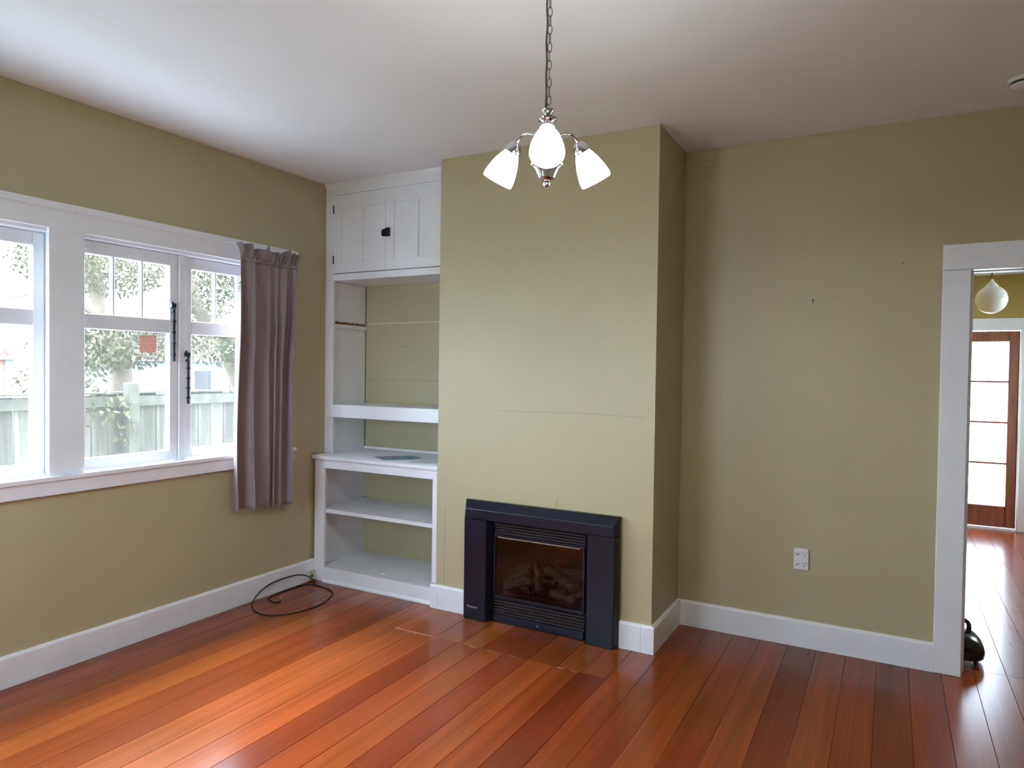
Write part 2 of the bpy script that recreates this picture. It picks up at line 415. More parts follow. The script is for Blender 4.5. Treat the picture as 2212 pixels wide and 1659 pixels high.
# ------------------------------------------------------------------ shell
def walls():
    W0, W1, PA, PB, Z0, Z1 = -3.42, -0.84, -2.165, -2.075, 0.925, 2.11
    m = MB()
    m.box(-.15, 0, RY-.12, 0.12, -0.6, Z0); m.box(-.15, 0, RY-.12, 0.12, Z1, H+.1)
    m.box(-.15, 0, RY-.12, W0, Z0, Z1); m.box(-.15, 0, PA, PB, Z0, Z1); m.box(-.15, 0, W1, 0.12, Z0, Z1)
    struct(m.build('wall_left', 'wall_paint'), 'khaki painted wall with the white windows')
    m = MB()
    m.box(0, DX0-.02, 0, .12, -.1, H+.1); m.box(DX1+.02, RX+.4, 0, .12, -.1, H+.1); m.box(DX0-.02, DX1+.02, 0, .12, DH+.02, H+.1)
    wb = struct(m.build('wall_back', 'wall_paint'), 'khaki painted wall beside the doorway')
    # nail marks, old shelf line and filler patches on the wall
    q = MB().box(3.112, 3.119, -.0012, .002, 1.852, 1.865); q.box(3.111, 3.116, -.0012, .002, 1.843, 1.849)
    q.build('nail_hole', 'slot_dark', wb)
    MB().box(3.527, 3.532, -.001, .002, 2.03, 2.036).build('nail_hole', 'slot_dark', wb)
    q = MB(); x = .06
    while x < 1.0:
        w = random.uniform(.02, .05); dz = random.uniform(-.003, .003)
        q.box(x, x+w, -.0015, .002, 1.790+dz+.006*x, 1.799+dz+.006*x); x += w
    q.build('paint_line', 'patch_white', wb)
    MB().box(.055, 1.0, -.001, .002, 1.381, 1.384).build('panel_joint', 'joint_line', wb)
    q = MB().box(.405, .414, -.0014, .002, 1.622, 1.632); q.box(.418, .424, -.0014, .002, 1.628, 1.634); q.box(.412, .421, -.0014, .002, 1.612, 1.618)
    q.build('filler_spot', 'patch_white', wb)
    q = MB().box(.413, .421, -.0016, .002, 1.619, 1.629); q.build('screw_hole', 'slot_dark', wb)
    q = MB().box(.44, .452, -.0014, .002, 1.478, 1.482); q.box(.455, .475, -.0014, .002, 1.479, 1.484); q.build('filler_spot', 'patch_white', wb)
    # chimney breast with the hole for the heater
    m = MB(); fx0, fx1, fz0, fz1 = 1.48, 2.055, .02, .58
    m.box(CX0, fx0, CY, 0, 0, H); m.box(fx1, CX1, CY, 0, 0, H); m.box(fx0, fx1, CY, 0, fz1, H); m.box(fx0, fx1, CY, 0, -.02, fz0)
    m.box(fx0, fx1, -.22, 0, fz0, fz1)
    wc = struct(m.build('wall_chimney', 'wall_paint'), 'projecting khaki chimney breast')
    q = MB(); x = 1.49; z = 1.2275
    pts = []
    while x < 2.385:
        pts.append((x, CY-.0003, z)); x += .03; z += random.uniform(-.0016, .0016)
    q.tube(pts, .0011, 4); q.build('hairline_crack', 'crack', wc)
    q = MB().tube([(1.861, CY-.0003, .69), (1.866, CY-.0003, .72), (1.870, CY-.0003, .745), (1.880, CY-.0003, .765)], .0014, 4)
    q.build('hairline_crack', 'crack', wc)
    q = MB().tube([(1.120, CY-.0003, .15), (1.119, CY-.0003, .45), (1.121, CY-.0003, .62)], .0009, 4)
    q.build('hairline_crack', 'crack', wc)
    struct(box('wall_right', 'wall_paint', None, RX, RX+.12, RY-.12, 0.0, -.1, H+.1))
    ra, rb = .5, 1.65
    m = MB(); m.box(0, ra, RY-.12, RY, -.1, H+.1); m.box(rb, RX, RY-.12, RY, -.1, H+.1); m.box(ra, rb, RY-.12, RY, -.1, .9); m.box(ra, rb, RY-.12, RY, 2.1, H+.1)
    struct(m.build('wall_rear', 'wall_paint'))
    w = empty('fill_window_1', (1.3, RY, .9)); struct(w, 'white timber window added behind the viewer for fill light')  # added window behind the camera; its sky light evens out the walls
    m = MB()
    for x in (ra, (ra+rb)/2-.03, rb-.06): m.box(x, x+.06, RY-.09, RY+.01, .9, 2.1)
    for z in (.9, 1.68, 2.04): m.box(ra+.06, (ra+rb)/2-.03, RY-.09, RY-.03, z, z+.06); m.box((ra+rb)/2+.03, rb-.06, RY-.09, RY-.03, z, z+.06)
    m.build('frame', 'trim_white', w, bevel=.003)
    for a, b in ((ra+.06, (ra+rb)/2-.03), ((ra+rb)/2+.03, rb-.06)):
        MB().box(a, b, RY-.062, RY-.058, .96, 1.68).build('pane', 'window_glass', w)
        MB().box(a, b, RY-.062, RY-.058, 1.74, 2.04).build('pane', 'window_glass', w)
    m = MB(); m.box(ra-.12, ra, RY, RY+.02, .8, 2.2); m.box(rb, rb+.12, RY, RY+.02, .8, 2.2); m.box(ra, rb, RY, RY+.02, 2.1, 2.2); m.box(ra, rb, RY, RY+.04, .8, .9)
    m.build('architrave', 'trim_white', w)
    struct(box('ceiling', 'ceiling_paint', None, -.15, RX+.12, RY-.12, .12, H, H+.1))
    # hall
    fx0, fx1, fz = 3.79, 4.555, 1.905
    m = MB(); m.box(HX0-.1, fx0-.02, HY, HY+.12, -.1, HH+.1); m.box(fx1+.02, HX1+.1, HY, HY+.12, -.1, HH+.1); m.box(fx0-.02, fx1+.02, HY, HY+.12, fz+.02, HH+.1)
    struct(m.build('wall_hall_far', 'hall_paint'), 'ochre painted hall wall around the glazed front door')
    struct(box('wall_hall_left', 'hall_paint', None, HX0-.1, HX0, .12, HY, -.1, HH+.1))
    m = MB(); m.box(HX1, HX1+.1, .12, 1.3, -.1, HH+.1); m.box(HX1, HX1+.1, 2.9, HY, -.1, HH+.1); m.box(HX1, HX1+.1, 1.3, 2.9, -.1, .9); m.box(HX1, HX1+.1, 1.3, 2.9, 2.1, HH+.1)
    struct(m.build('wall_hall_right', 'hall_paint'))
    w = empty('fill_window_2', (HX1, 2.1, .9)); struct(w, 'unseen white hall window added to brighten the hall')  # added out of view so that more daylight reaches the hall
    m = MB()
    for y in (1.3, 2.07, 2.84): m.box(HX1, HX1+.1, y, y+.06, .9, 2.1)
    for a, b in ((1.36, 2.07), (2.13, 2.84)):
        m.box(HX1+.02, HX1+.08, a, b, .9, .96); m.box(HX1+.02, HX1+.08, a, b, 2.04, 2.1)
    m.build('frame', 'trim_white', w, bevel=.003)
    for a, b in ((1.36, 2.07), (2.13, 2.84)): MB().box(HX1+.05, HX1+.054, a, b, .96, 2.04).build('pane', 'window_glass', w)
    struct(box('ceiling_hall', 'ceiling_paint', None, HX0-.1, HX1+.1, .12, HY+.12, HH, HH+.1))
walls()

# ------------------------------------------------------------------ floor boards
P_LIGHT, P_ORANGE, P_MID, P_RED, P_DARK = (.315, .076, .016), (.275, .060, .0125), (.238, .047, .010), (.205, .036, .0085), (.155, .026, .0075)
def floor():
    fl = MB().box(0, RX, RY, 0, -.1, -.02); fl.box(HX0, HX1, .12, HY, -.1, -.02); fl.box(DX0-.02, DX1+.02, 0, .12, -.1, -.02)
    base = struct(fl.build('floor', 'dirt'), 'varnished reddish timber board floor')
    tones = {-13: P_MID, -12: P_ORANGE, -11: P_ORANGE, -10: P_ORANGE, -9: P_LIGHT, -8: P_MID, -7: P_MID, -6: P_LIGHT, -5: P_LIGHT, -4: P_ORANGE, -3: P_RED, -2: P_MID,
             -1: P_ORANGE, 0: P_RED, 1: P_ORANGE, 2: P_MID, 3: P_DARK, 4: P_MID, 5: P_RED, 6: P_MID, 7: P_RED, 8: P_MID, 9: P_DARK, 10: P_MID, 11: P_RED, 12: P_RED, 13: P_RED, 14: P_MID}
    cache = {}
    def board(w, y0, y1, x0, col):
        key = (round(w, 4), round(y0, 3), round(y1, 3))
        if key not in cache:
            cache[key] = MB().box(.0005, w-.0005, y0, y1, -.02, 0).mesh('floor_board', 'floor_wood', bevel=.0012)
        o = bpy.data.objects.new('floor_board', cache[key]); COL.objects.link(o)
        o.location = (x0, 0, 0); o.parent = base
        j = random.uniform(.92, 1.08); o.color = (col[0]*j, col[1]*j, col[2]*j, 1)
        return o
    p = .141
    for k in range(-13, 23):
        x0 = 1.762+p*k; x1 = x0+p
        a, b = max(x0, 0), min(x1, RX)
        if b-a < .01: continue
        col = tones.get(k) or random.choice([P_MID, P_RED, P_MID])
        xm = (a+b)/2
        if xm < CX0: end = -.44
        elif xm < 2.33: end = -.907
        elif xm < CX1+.01: end = CY-.005
        else: end = 0
        if DX0-.02 < xm < DX1+.02: end = .12
        board(b-a, RY, end, a, col)
        if k == -5: board(1.1498-a, -.9045, CY-.005, a, col)
        if k == 4: board(b-CX1-.016, CY-.0045, 0, CX1+.016, col)
    hx = [1.15, 1.325, 1.499, 1.631, 1.768, 1.905, 2.066, 2.20, 2.325]
    hc = [P_ORANGE, P_ORANGE, P_LIGHT, P_RED, P_RED, P_MID, P_ORANGE, P_ORANGE]
    for i in range(8): board(hx[i+1]-hx[i], -.903, CY-.005, hx[i], tuple(c*.92 for c in hc[i]))
    x = 3.031
    while x < HX1-.01:
        b = min(x+p, HX1); a = max(x, HX0)
        board(b-a, .12, HY, a, random.choice([P_MID, P_ORANGE, P_RED])); x += p
    q = MB()
    for k in range(-12, 22):
        for n in range(0, 8):
            for f in (.25, .75):
                if random.random() < .35: continue
                x = 1.762+p*(k+f)+random.uniform(-.008, .008); y = -1.02-.44*n+random.uniform(-.01, .01); r = random.uniform(.0016, .0032)
                if .02 < x < RX-.02 and y > RY+.05:
                    q.add([(x+r*math.cos(a), y+r*math.sin(a), .0004) for a in [i*math.pi/3 for i in range(6)]], [tuple(range(6))])
    nh = q.build('nail_heads', 'slot_dark', base); nh['kind'] = 'stuff'
    # worn filler along the old hearth joint
    q = MB()
    for x, w, d in [(1.15, .03, .012), (1.185, .02, .01), (1.56, .05, .012), (1.66, .06, .010), (1.80, .04, .008), (2.07, .04, .014), (2.14, .05, .008)]:
        y = -.908
        q.add([(x, y-d, .0006), (x+w, y-d*.6, .0006), (x+w*.9, y, .0006), (x+.004, y, .0006)], [(0, 1, 2, 3)])
    q.build('worn_filler', 'worn', base)
floor()

# ------------------------------------------------------------------ skirting
def skirt_poly(t=.02, h=.144): return [(0, 0), (t, 0), (t, h-.012), (t-.004, h-.004), (t-.010, h), (0, h)]
def skirtings():
    b = empty('baseboard_left', (0, -2.4, 0)); struct(b, 'white skirting board under the windows')
    MB().prism([(x, z) for x, z in skirt_poly()], RY, -.475, 'y').build('board', 'trim_white', b)
    b = empty('baseboard_chimney', (1.74, CY, 0)); struct(b, 'white skirting board of the chimney breast')
    pl = [(CY-x, z) for x, z in skirt_poly()]
    MB().prism(pl, CX0-.035, 1.083, 'x').build('board', 'trim_white', b)
    MB().prism(pl, 1.0845, 1.289, 'x').build('board', 'trim_white', b)
    MB().prism(pl, 2.251, 2.369, 'x').build('board', 'trim_white', b)
    MB().prism(pl, 2.3705, CX1, 'x').add([], []).build('board', 'trim_white', b)
    # mitred outer corner and side return
    sp = skirt_poly(); n = len(sp)
    vs = [(CX1, CY-x, z) for x, z in sp] + [(CX1+x, CY-x, z) for x, z in sp]
    MB().add(vs, [tuple(range(n)), tuple(range(n, 2*n))[::-1]]+[(i, (i+1) % n, n+(i+1) % n, n+i) for i in range(n)]).build('board', 'trim_white', b)
    vs = [(CX1+x, CY-x, z) for x, z in sp] + [(CX1+x, 0, z) for x, z in sp]
    MB().add(vs, [tuple(range(n)), tuple(range(n, 2*n))[::-1]]+[(i, (i+1) % n, n+(i+1) % n, n+i) for i in range(n)]).build('board', 'trim_white', b)
    b = empty('baseboard_back', (3.0, 0, 0)); struct(b, 'white skirting board beside the doorway')
    MB().prism([(-x, z) for x, z in skirt_poly()], CX1+.0205, 3.701, 'x').build('board', 'trim_white', b)
    MB().prism([(-x, z) for x, z in skirt_poly()], 4.747, RX, 'x').build('board', 'trim_white', b)
    struct(MB().prism([(RX-x, z) for x, z in skirt_poly()], RY, -.02, 'y').build('baseboard_right', 'trim_white'))
    struct(MB().prism([(RY+x, z) for x, z in skirt_poly()], .02, RX-.02, 'x').build('baseboard_rear', 'trim_white'))
    struct(MB().prism([(HY-x, z) for x, z in skirt_poly()], 4.68, HX1, 'x').build('baseboard_hall', 'trim_white'))
skirtings()

# ------------------------------------------------------------------ doorway trim and front door
def doorway():
    t = empty('trim_1', (3.76, 0, 0)); struct(t, 'wide white architrave around the doorway')
    def side(x0, x1, sgn):
        MB().prism([(x0, 0), (x1, 0), (x1, -.02), (x0, -.02)], 0, DH, 'z').build('side_board', 'trim_white', t, bevel=.003)
    side(3.70, DX0, 1); side(DX1, 4.747, 1)
    MB().box(3.70, 4.747, -.02, 0, DH+.0015, 2.107).build('head_board', 'trim_white', t, bevel=.003)
    for yy in (.12,):
        MB().box(3.70, DX0, yy, yy+.02, 0, DH).build('side_board', 'trim_white', t, bevel=.003)
        MB().box(DX1, 4.747, yy, yy+.02, 0, DH).build('side_board', 'trim_white', t, bevel=.003)
        MB().box(3.70, 4.747, yy, yy+.02, DH+.0015, 2.107).build('head_board', 'trim_white', t, bevel=.003)
    MB().box(DX0-.02, DX0+.005, -.012, .13, 0, DH+.02).build('jamb', 'trim_white', t, bevel=.002)
    MB().box(DX1-.005, DX1+.02, -.012, .13, 0, DH+.02).build('jamb', 'trim_white', t, bevel=.002)
    MB().box(DX0+.005, DX1-.005, -.012, .13, DH, DH+.02).build('jamb_head', 'trim_white', t, bevel=.002)
    MB().box(DX0+.005, DX0+.017, .055, .09, 0, DH).build('door_stop', 'trim_white', t, bevel=.002)
    MB().box(DX1-.017, DX1-.005, .055, .09, 0, DH).build('door_stop', 'trim_white', t, bevel=.002)
    MB().box(DX0+.017, DX1-.017, .055, .09, DH-.006, DH).build('door_stop', 'trim_white', t, bevel=.002)
doorway()

def front_door():
    x0, x1, y = 3.79, 4.555, HY+.03
    t = empty('trim_2', (4.17, HY, 0)); struct(t, 'white architrave around the glazed front door')
    MB().box(x0-.12, x0, HY-.02, HY, 0, 1.905).build('side_board', 'trim_white', t, bevel=.003)
    MB().box(x1+.005, x1+.12, HY-.02, HY, 0, 1.905).build('side_board', 'trim_white', t, bevel=.003)
    MB().box(x0-.12, x1+.12, HY-.02, HY, 1.907, 2.02).build('head_board', 'trim_white', t, bevel=.003)
    MB().box(x0-.02, x0, HY, HY+.12, 0, 1.925).build('jamb', 'trim_white', t)
    MB().box(x1+.001, x1+.02, HY, HY+.12, 0, 1.925).build('jamb', 'trim_white', t)
    MB().box(x0, x1, HY, HY+.12, 1.906, 1.925).build('jamb_head', 'trim_white', t)
    MB().box(x0, x1, HY-.01, HY+.12, -.02, .018).build('threshold', 'trim_white', t)
    d = empty('door_1', (4.17, y, 0)); struct(d, 'reddish brown timber front door with four stacked frosted panes')
    gx0, gx1 = x0+.085, x1-.085
    ya, yb = y-.0, y+.04
    for a, b in ((x0+.002, gx0), (gx1, x1-.002)): MB().box(a, b, ya, yb, .022, 1.90).build('stile', 'door_wood', d, bevel=.004)
    MB().box(gx0, gx1, ya, yb, .022, .225).build('bottom_rail', 'door_wood', d, bevel=.004)
    MB().box(gx0, gx1, ya, yb, 1.80, 1.90).build('top_rail', 'door_wood', d, bevel=.004)
    zs = [.225, .633, 1.026, 1.416, 1.80]
    for i in range(4):
        if i: MB().box(gx0, gx1, ya+.004, yb-.004, zs[i]-.009, zs[i]+.009).build('glazing_bar', 'door_wood', d, bevel=.003)
        MB().box(gx0, gx1, y+.018, y+.024, zs[i]+(.009 if i else 0), zs[i+1]-.009*(i < 3)).build('pane', 'door_glass', d)
    q = MB().lathe([(0, 0), (.022, 0), (.022, .006), (.009, .010), (.009, .04), (.026, .05), (.026, .065), (0, .072)], Matrix.Translation((x0+.045, ya, .98)) @ Matrix.Rotation(math.radians(90), 4, 'X'), 16)
    q.build('knob', 'brass_plug', d, smooth=True)
front_door()

# ------------------------------------------------------------------ windows
def windows():
    t = empty('trim_3', (0, -2.12, .93)); struct(t, 'flat white boards framing the pair of windows')
    A = .02
    MB().box(0, A, -3.555, -.69, 2.105, 2.232).build('head_board', 'trim_white', t, bevel=.002)
    MB().box(0, A, -2.2, -2.035, .936, 2.105).build('mullion_board', 'trim_white', t, bevel=.002)
    MB().box(0, A, -.86, -.69, .936, 2.105).build('side_board', 'trim_white', t, bevel=.002)
    MB().box(0, A, -3.555, -3.39, .936, 2.105).build('side_board', 'trim_white', t, bevel=.002)
    MB().box(-.14, .045, -3.57, -.675, .914, .936).build('sill', 'trim_white', t, bevel=.006, bseg=2)
    MB().box(0, .03, -3.555, -.69, .846, .914).build('apron', 'trim_white', t, bevel=.002)
    def sash(w, y0, y1, xf, stay=None):
        # one light: outer frame, three small panes above a transom, one tall pane below
        z0, z1 = .94, 2.085
        sw = .052
        xb = xf-.04
        m = MB()
        m.box(xb, xf, y0, y0+sw, z0, z1); m.box(xb, xf, y1-sw, y1, z0, z1)
        m.box(xb, xf, y0+sw, y1-sw, z1-.066, z1); m.box(xb, xf, y0+sw, y1-sw, z0, z0+.055)
        m.box(xb, xf, y0+sw, y1-sw, 1.645, 1.722)
        s = m.build('sash', 'trim_white', w, bevel=.004)
        a, b = y0+sw, y1-sw
        p = (b-a)/3
        xg = xf-.026
        for i in range(3):
            if i: MB().box(xb+.008, xf-.004, a+p*i-.007, a+p*i+.007, 1.722, z1-.066).build('glazing_bar', 'trim_white', s, bevel=.003)
            MB().box(xg-.003, xg, a+p*i+(.007 if i else 0), a+p*(i+1)-(.007 if i < 2 else 0), 1.722, z1-.066).build('pane', 'window_glass', s)
        MB().box(xg-.003, xg, a, b, z0+.055, 1.645).build('pane', 'window_glass', s)
        return s
    def stay(par, y, z0, z1, x):
        m = MB().box(x-.004, x+.004, y-.0045, y+.0045, z0, z1)
        for k in range(4):
            z = z0+(z1-z0)*(.12+.2*k); m.box(x-.006, x+.006, y-.008, y+.008, z-.005, z+.005)
        m.box(x-.012, x+.010, y-.022, y+.006, z1-.012, z1+.012)
        m.lathe(sphere_prof(.008), Matrix.Translation((x+.008, y-.018, z1+.014)), 8)
        m.lathe(sphere_prof(.009), Matrix.Translation((x+.008, y-.014, z1-.035)), 8)
        m.build('casement_stay', 'stay_metal', par, label='dark blue-black casement stay')
    def window(name, y0, y1, lab, stays):
        w = empty(name, (-.05, (y0+y1)/2, .93)); struct(w, lab)
        mid = -1.472 if stays else (y0+y1)/2
        m = MB()
        m.box(-.15, 0, y0-.005, y0+.02, .936, 2.11); m.box(-.15, 0, y1-.02, y1+.005, .936, 2.11)
        m.box(-.15, 0, y0+.02, y1-.02, 2.087, 2.11)
        m.box(-.11, -.022, mid-.021, mid+.021, .936, 2.087)
        m.build('frame', 'trim_white', w, bevel=.003)
        s1 = sash(w, y0+.022, mid-.023, -.03)
        s2 = sash(w, mid+.023, y1-.022, -.045)
        if stays:
            stay(s1, -1.525, 1.49, 1.80, -.02)
            stay(s2, -1.440, 1.25, 1.53, -.015)
    window('window_1', -2.09, -.835, 'white timber window beside the curtain, with two lights', True)
    window('window_2', -3.425, -2.163, 'white timber window at the left edge of the picture', False)
windows()

def note():
    o = MB().box(-.0012, .0, -.049, .049, -.046, .046).build('paper_note', 'note_paper')
    o.location = (-.052, -1.659, 1.582); o.rotation_euler = (math.radians(1.5), 0, 0)
    tag(o, 'small pinkish paper note with printed lines stuck on the window pane', 'note')
note()

def rail():
    t = thing('curtain_rail', (.03, -2.1, 2.2), 'slim white curtain rail running along the top of the windows', 'curtain rail')
    MB().prism([(.020, 2.198), (.030, 2.198), (.034, 2.203), (.034, 2.222), (.030, 2.229), (.020, 2.229)], -3.55, -.672, 'y').build('rail', 'trim_white', t)
    MB().box(.021, .036, -.674, -.66, 2.178, 2.222).build('end_stop', 'trim_white', t, bevel=.002)
    for y in (-3.0, -2.068, -1.5, -.72):
        MB().box(.0205, .036, y-.008, y+.008, 2.192, 2.226).build('bracket', 'trim_white', t, bevel=.002)
rail()

# ------------------------------------------------------------------ curtain
def curtain():
    t = thing('curtain', (.11, -.97, .6), 'mauve grey gathered curtain drawn back beside the window', 'curtain')
    NS, NZ = 220, 46
    zt, zb = 2.105, .598
    def sm(a): a = max(0, min(1, a)); return a*a*(3-2*a)
    # irregular fold phase
    def ph(s): return 5.3*s + .34*math.sin(2*math.pi*1.2*s+.8) + .17*math.sin(2*math.pi*2.7*s+2.1)
    def pos(s, z, extra=0):
        k = (zt-z)/(zt-zb)
        yl = -1.195 - .012*math.sin(k*2.6); yr = -.745 - .05*sm(k*2.2)
        amp = (.010 + .030*sm(k*3))*(.75+.35*math.sin(6.3*s+1.0))
        f = 2*math.pi*ph(s) + .5*math.sin(3.1*k+4*s)*sm(k)
        w = math.sin(f)
        sub = .42*math.sin(2.3*f+1.1)*(1-.75*sm(k*1.6))
        x = .112 + amp*(w+sub) + .006*math.sin(9*s+5*k)
        y = yl+(yr-yl)*s + .012*math.cos(f)*sm(k*3)
        return x, y
    vs = []; fs = []
    for j in range(NZ+1):
        z = zt-(zt-zb)*j/NZ
        for i in range(NS+1):
            s = i/NS; x, y = pos(s, z)
            zz = z
            if j > NZ-6: zz = z + (.012*math.sin(2*math.pi*ph(s)+.7) + .03*(.5-s)) * (j-NZ+6)/6
            vs.append((x, y, zz))
    for j in range(NZ):
        for i in range(NS):
            a = j*(NS+1)+i; fs.append((a, a+1, a+NS+2, a+NS+1))
    d = MB().add(vs, fs).build('drape', 'curtain_fabric', t, smooth=True)
    so = d.modifiers.new('solid', 'SOLIDIFY'); so.thickness = .0025
    # gathered heading: frill above the tape
    vs = []; fs = []; NH = 10
    for j in range(NH+1):
        k = j/NH
        for i in range(NS+1):
            s = i/NS; x, y = pos(s, zt)
            a = .005 + .020*k
            f = 2*math.pi*(2.1*ph(s))
            x2 = x + a*math.sin(f) + .012*math.sin(math.pi*k) - .004*k
            y2 = y + .006*k*math.cos(f) + (.03*k*(s-.5))
            vs.append((x2, y2, zt+.002+(.078+.016*math.sin(17*s)+.010*math.sin(41*s+1))*k))
    for j in range(NH):
        for i in range(NS):
            a = j*(NS+1)+i; fs.append((a, a+1, a+NS+2, a+NS+1))
    h = MB().add(vs, fs).build('heading', 'curtain_fabric', t, smooth=True)
    so = h.modifiers.new('solid', 'SOLIDIFY'); so.thickness = .004
    vs = []; fs = []
    for j in range(3):
        for i in range(NS+1):
            s = i/NS; x, y = pos(s, zt)
            vs.append((x+.004, y, zt-.012+.011*j))
    for j in range(2):
        for i in range(NS):
            a = j*(NS+1)+i; fs.append((a, a+1, a+NS+2, a+NS+1))
    g = MB().add(vs, fs).build('gather_tape', 'curtain_fabric', t, smooth=True)
    so = g.modifiers.new('solid', 'SOLIDIFY'); so.thickness = .003
    for y in (-1.13, -1.02, -.91, -.80):
        MB().tube([(.036, y, 2.196), (.055, y, 2.185), (.075, y, 2.15), (.085, y, 2.125)], .003, 6).build('hook', 'plastic_white', t)
curtain()

# ------------------------------------------------------------------ built-in alcove joinery
YU, YL = -.37, -.487
def cupboard():
    t = thing('wall_cupboard', (.53, YU, 2.07), 'white two-door cupboard at the top of the alcove below the ceiling', 'cupboard')
    m = MB()
    m.box(0, .072, YU, YU+.02, 2.07, 2.705); m.box(1.0, CX0, YU, YU+.02, 2.07, 2.705)
    m.box(.072, 1.0, YU, YU+.02, 2.66, 2.705); m.box(.072, 1.0, YU, YU+.02, 2.07, 2.116)
    m.build('face_frame', 'cabinet_white', t, bevel=.0015)
    MB().box(.0, CX0, YU+.02, -.002, 2.07, 2.088).build('bottom_board', 'inner_white', t)
    MB().prism([(YU, 2.70), (YU-.010, 2.712), (YU-.022, 2.735), (YU-.022, 2.74), (YU+.02, 2.74), (YU+.02, 2.70)], 0, CX0, 'x').build('cornice', 'cabinet_white', t)
    MB().prism([(0, YU-.006), (.014, YU-.006), (.014, YU), (0, YU)], .868, 2.70, 'z').build('scribe_strip', 'cabinet_white', t, bevel=.002)
    MB().box(.525, .545, YU-.004, YU, 2.072, 2.082).build('magnet_catch', 'plastic_white', t)
    def door(x0, x1, z0, z1, panels, hinge, yo=0.0):
        d = MB()
        y0, y1 = YU-.006-yo, YU+.012-yo
        pz0, pz1 = 2.187, 2.562
        xs = [x0] + [c for p in panels for c in p] + [x1]
        d.box(x0, x1, y0, y1, z0, pz0); d.box(x0, x1, y0, y1, pz1, z1)
        for i in range(0, len(xs), 2): d.box(xs[i], xs[i+1], y0, y1, pz0, pz1)
        o = d.build('door', 'cabinet_white', t, bevel=.0012)
        for a, b in panels:
            MB().box(a, b, y0+.007, y1-.002, pz0, pz1).build('panel', 'cabinet_white', o)
        if hinge is not None:
            for z in (2.56, 2.215):
                q = MB().tube([(hinge, y0-.002, z-.028), (hinge, y0-.002, z+.028)], .0045, 8)
                q.build('hinge', 'stay_metal', o, label='dark hinge knuckle')
        return o
    d1 = door(.075, .530, 2.120, 2.656, [(.145, .272), (.340, .462)], .074)
    d2 = door(.533, .997, 2.120, 2.656, [(.602, .732), (.800, .925)], None, .002)
    q = MB().box(.535, .572, YU-.022, YU-.008, 2.338, 2.394)
    q.box(.507, .533, YU-.018, YU-.006, 2.342, 2.388); q.box(.500, .507, YU-.016, YU-.006, 2.350, 2.378)
    q.build('latch', 'black_metal', d2, bevel=.002, label='black cupboard latch')
cupboard()

def shelf_unit():
    t = thing('shelf_unit', (.53, YU, .868), 'white open shelving between the worktop and the top cupboard', 'shelf unit')
    MB().box(0, .070, YU, YU+.02, .869, 2.069).build('stile', 'cabinet_white', t, bevel=.0015)
    MB().box(1.0, CX0, YU, YU+.02, .869, 2.069).build('stile', 'cabinet_white', t, bevel=.0015)
    MB().box(0, .046, YU+.02, -.001, .869, 2.069).build('side_panel', 'cabinet_white', t)
    MB().box(CX0-.012, CX0-.0005, YU+.02, -.001, .869, 2.069).build('side_panel', 'cabinet_white', t)
    s = MB().box(.0465, CX0-.0125, YU+.004, -.002, 1.185, 1.209).build('shelf', 'inner_white', t)
    MB().box(.026, CX0-.002, YU-.018, YU-.0005, 1.122, 1.211).build('fascia', 'cabinet_white', s, bevel=.0025)
    MB().box(.0465, .060, YU+.03, -.001, 1.745, 1.775).build('batten', 'cabinet_white', t, bevel=.002)
    # torn timber left where a shelf was pulled off
    q = MB(); y = YU+.032
    ys = []
    while y < -.01:
        ys.append((y, random.uniform(.004, .012)*(1-.5*(y-YU)/.4)+.004)); y += .014
    for (a, h), (b, h2) in zip(ys, ys[1:]):
        q.add([(.0468, a, 1.776), (.056, a, 1.776), (.054, a, 1.776+h), (.0468, a, 1.776+h*1.5),
               (.0468, b, 1.776), (.056, b, 1.776), (.054, b, 1.776+h2), (.0468, b, 1.776+h2*1.5)],
              [(0, 1, 2, 3), (7, 6, 5, 4), (0, 4, 5, 1), (1, 5, 6, 2), (2, 6, 7, 3)])
    q.build('torn_edge', 'raw_wood', t, label='splintered brown wood')
    MB().tube([(.047, -.002, .88), (.0475, -.002, 2.06)], .0025, 4).build('corner_gap', 'slot_dark', t)
shelf_unit()

def worktop():
    t = thing('worktop', (.53, YL, .835), 'white painted worktop with a rounded front edge in the alcove', 'worktop')
    pr = [(-.001, .836), (YL-.008, .836), (YL-.016, .840), (YL-.020, .850), (YL-.018, .861), (YL-.010, .867), (-.001, .868)]
    MB().prism([(a, b) for a, b in pr], .014, CX0-.006, 'x').build('top', 'cabinet_white', t, smooth=True)
    MB().box(.047, CX0-.013, -.016, -.002, .8685, .886).build('upstand', 'cabinet_white', t, bevel=.003)
worktop()

